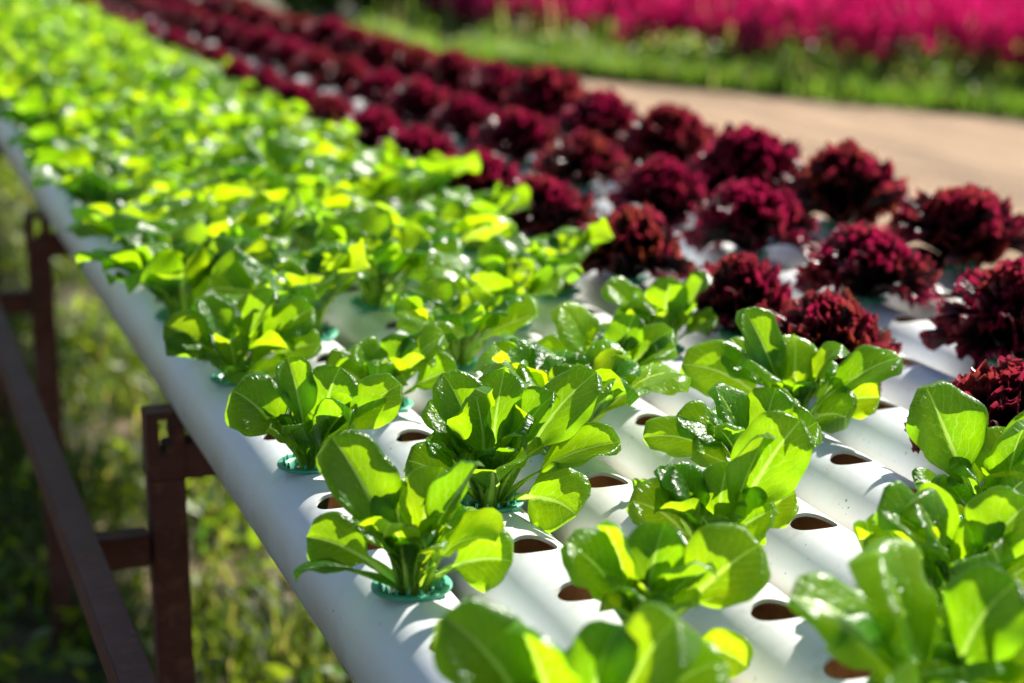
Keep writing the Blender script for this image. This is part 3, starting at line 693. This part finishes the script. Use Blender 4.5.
for i in range(5):
    x = PX[i]; cnt = 0
    y = CUP0[i] - .3375 * 3
    while y < Y_FAR - .2:
        key = next((k for k in HERO if k[0] == i and abs(k[1] - y) < .02), None)
        if key is not None or (y > .55 and seen(x, y)):
            cnt += 1
            if key is not None:
                lab, spec = HERO[key]; spec = spec + fillers(int(key[0] * 100 + key[1] * 1000))[:4 if key == (4, 1.245) else 10]; e = build_lettuce('lettuce', spec); k = {(0, .9555): 1.12, (2, .9265): 1.1, (3, 1.095): 1.06, (0, 1.293): 1.05, (1, 1.465): 1.04}.get(key, 1); e.scale = (k, k, k)
            else:
                j = g.randrange(7)
                if y < 3.9:
                    if proto_obj[j] is None:
                        e = proto_obj[j] = build_lettuce('lettuce', protos[j])
                    else: e = copy_tree(proto_obj[j])
                else:
                    e = empty('lettuce', (0, 0, 0)); link('foliage', far_mesh[j], e); c = link('net_cup', CUP, e)
                e.rotation_euler = (g.uniform(-.08, .08), g.uniform(-.08, .08), g.uniform(0, 6.28)); k = g.uniform(.94, 1.18) * (1.06 if y > 2 else 1) * (.86 if i == 4 and y > 2.5 else 1); e.scale = (k, k, k * g.uniform(.92, 1.1))
                lab = 'green lettuce, %s from the front on the %s' % (NTH[cnt - 1], ROWTXT[i])
            e.location = (x, y, 0)
            tag(e, lab, 'lettuce', G_GREEN)
        y += .3375

# ------------------------------------------------------------------ red frilly lettuce heads
def red_head(seed, nl=32, lo=False):
    g = np.random.default_rng(seed); parts = []; a = g.uniform(0, 6.28)
    nu, nv = (161, 15) if not lo else (25, 8)
    for i in range(nl):
        f = i / (nl - 1); a += 2.399 + g.normal(0, .2)
        Ln = (.086 - .012 * f) * g.uniform(.9, 1.12); W = (.085 - .03 * f) * g.uniform(.85, 1.15)
        e0 = 34 + 54 * min(1, f * 1.5); e1 = -42 + 116 * f + g.normal(0, 8)
        v = np.linspace(0, 1, nv) ** .75; u = np.linspace(-1, 1, nu)
        e = np.radians(e0 + (e1 - e0) * v ** 1.3)
        T = np.column_stack([np.cos(e), 0 * e, np.sin(e)]); mid = np.vstack([[0, 0, 0], np.cumsum((T[1:] + T[:-1]) / 2 * (Ln * np.diff(v))[:, None], axis=0)])
        nn = np.column_stack([-np.sin(e), 0 * e, np.cos(e)])
        hw = .5 * W * (.12 + .88 * v ** .8)
        UU, VV = np.meshgrid(u, v, indexing='ij')
        p = g.uniform(0, 6.28, 6)
        edge = np.maximum(VV ** 2.2, (np.abs(UU) ** 3) * VV)
        ruf = edge * (.0070 * np.sin(UU * 6 + p[0] + 1.5 * VV) + .0052 * np.sin(UU * 15 + p[1] + 2 * VV + np.sin(UU * 5 + p[4])) + .0036 * np.sin(UU * 29 + p[5] + VV * 2 + np.sin(UU * 7)) + .0028 * np.sin(UU * 50 + p[2] + VV * 3 + 1.3 * np.sin(UU * 11)) + .0012 * np.sin(UU * 88 + p[3] + VV * 6))
        ext = edge * (.0022 * np.sin(UU * 13 + p[3]) + .0012 * np.cos(UU * 47 + p[2])) - .018 * UU ** 2 * VV
        lat = UU * hw[None, :] + edge * (.0040 * np.sin(UU * 15 + p[1] + 1.5 + np.sin(UU * 5 + p[4])) + .002 * np.sin(UU * 47 + p[2] + 1.5))
        zz = ruf + .25 * (UU ** 2) * hw[None, :]
        Q = mid[None] + T[None] * ext[..., None] + nn[None] * zz[..., None]; Q[..., 1] += lat
        ca, sa = cos(a), sin(a); r0 = .010 * (1 - f)
        X = Q[..., 0] + r0; Y = Q[..., 1]
        P = np.stack([X * ca - Y * sa, X * sa + Y * ca, Q[..., 2] + .001 + .012 * f], -1)
        P[..., 2] *= 1.0
        parts.append((P.reshape(-1, 3), grid_faces(nu, nv), np.stack([.5 + .5 * UU, np.clip(edge * 1.1, 0, 1)], -1).reshape(-1, 2)))
    v, f, u = merge_leaves(parts)
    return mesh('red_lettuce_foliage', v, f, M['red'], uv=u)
RED = [red_head(s_) for s_ in (1, 2, 3, 4, 5)]
RROW = {5: 'red row beside the green lettuces', 7: 'middle red row', 9: 'red row nearest the dirt path'}
for i in (5, 7, 9):
    x = PX[i]; cnt = 0
    ys = [CUP0[i] + .3375 * q for q in range(-2, 42)] if i != 5 else [.725, 1.0625, 1.40, 1.7375, 1.9625] + [2.30 + .3375 * q for q in range(40)]
    for y in ys:
        if .7 < y < Y_FAR - .2 and seen(x, y, 90):
            cnt += 1
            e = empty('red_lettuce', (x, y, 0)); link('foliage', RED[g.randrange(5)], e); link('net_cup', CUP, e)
            k = g.uniform(.92, 1.10) * {5: .94, 7: 1.05, 9: 1.26}[i] * (1 - min(.12, max(0, y - 3.2) * .05)) * (1.1 if y == 1.40 else 1)
            e.scale = (k, k, k * g.uniform(1.02, 1.22)); e.rotation_euler = (g.uniform(-.1, .1), g.uniform(-.1, .1), g.uniform(0, 6.28))
            tag(e, 'frilly dark red lettuce, %s from the front in the %s' % (NTH[cnt - 1], RROW[i]), 'red lettuce', 'red lettuces in the white pipes')
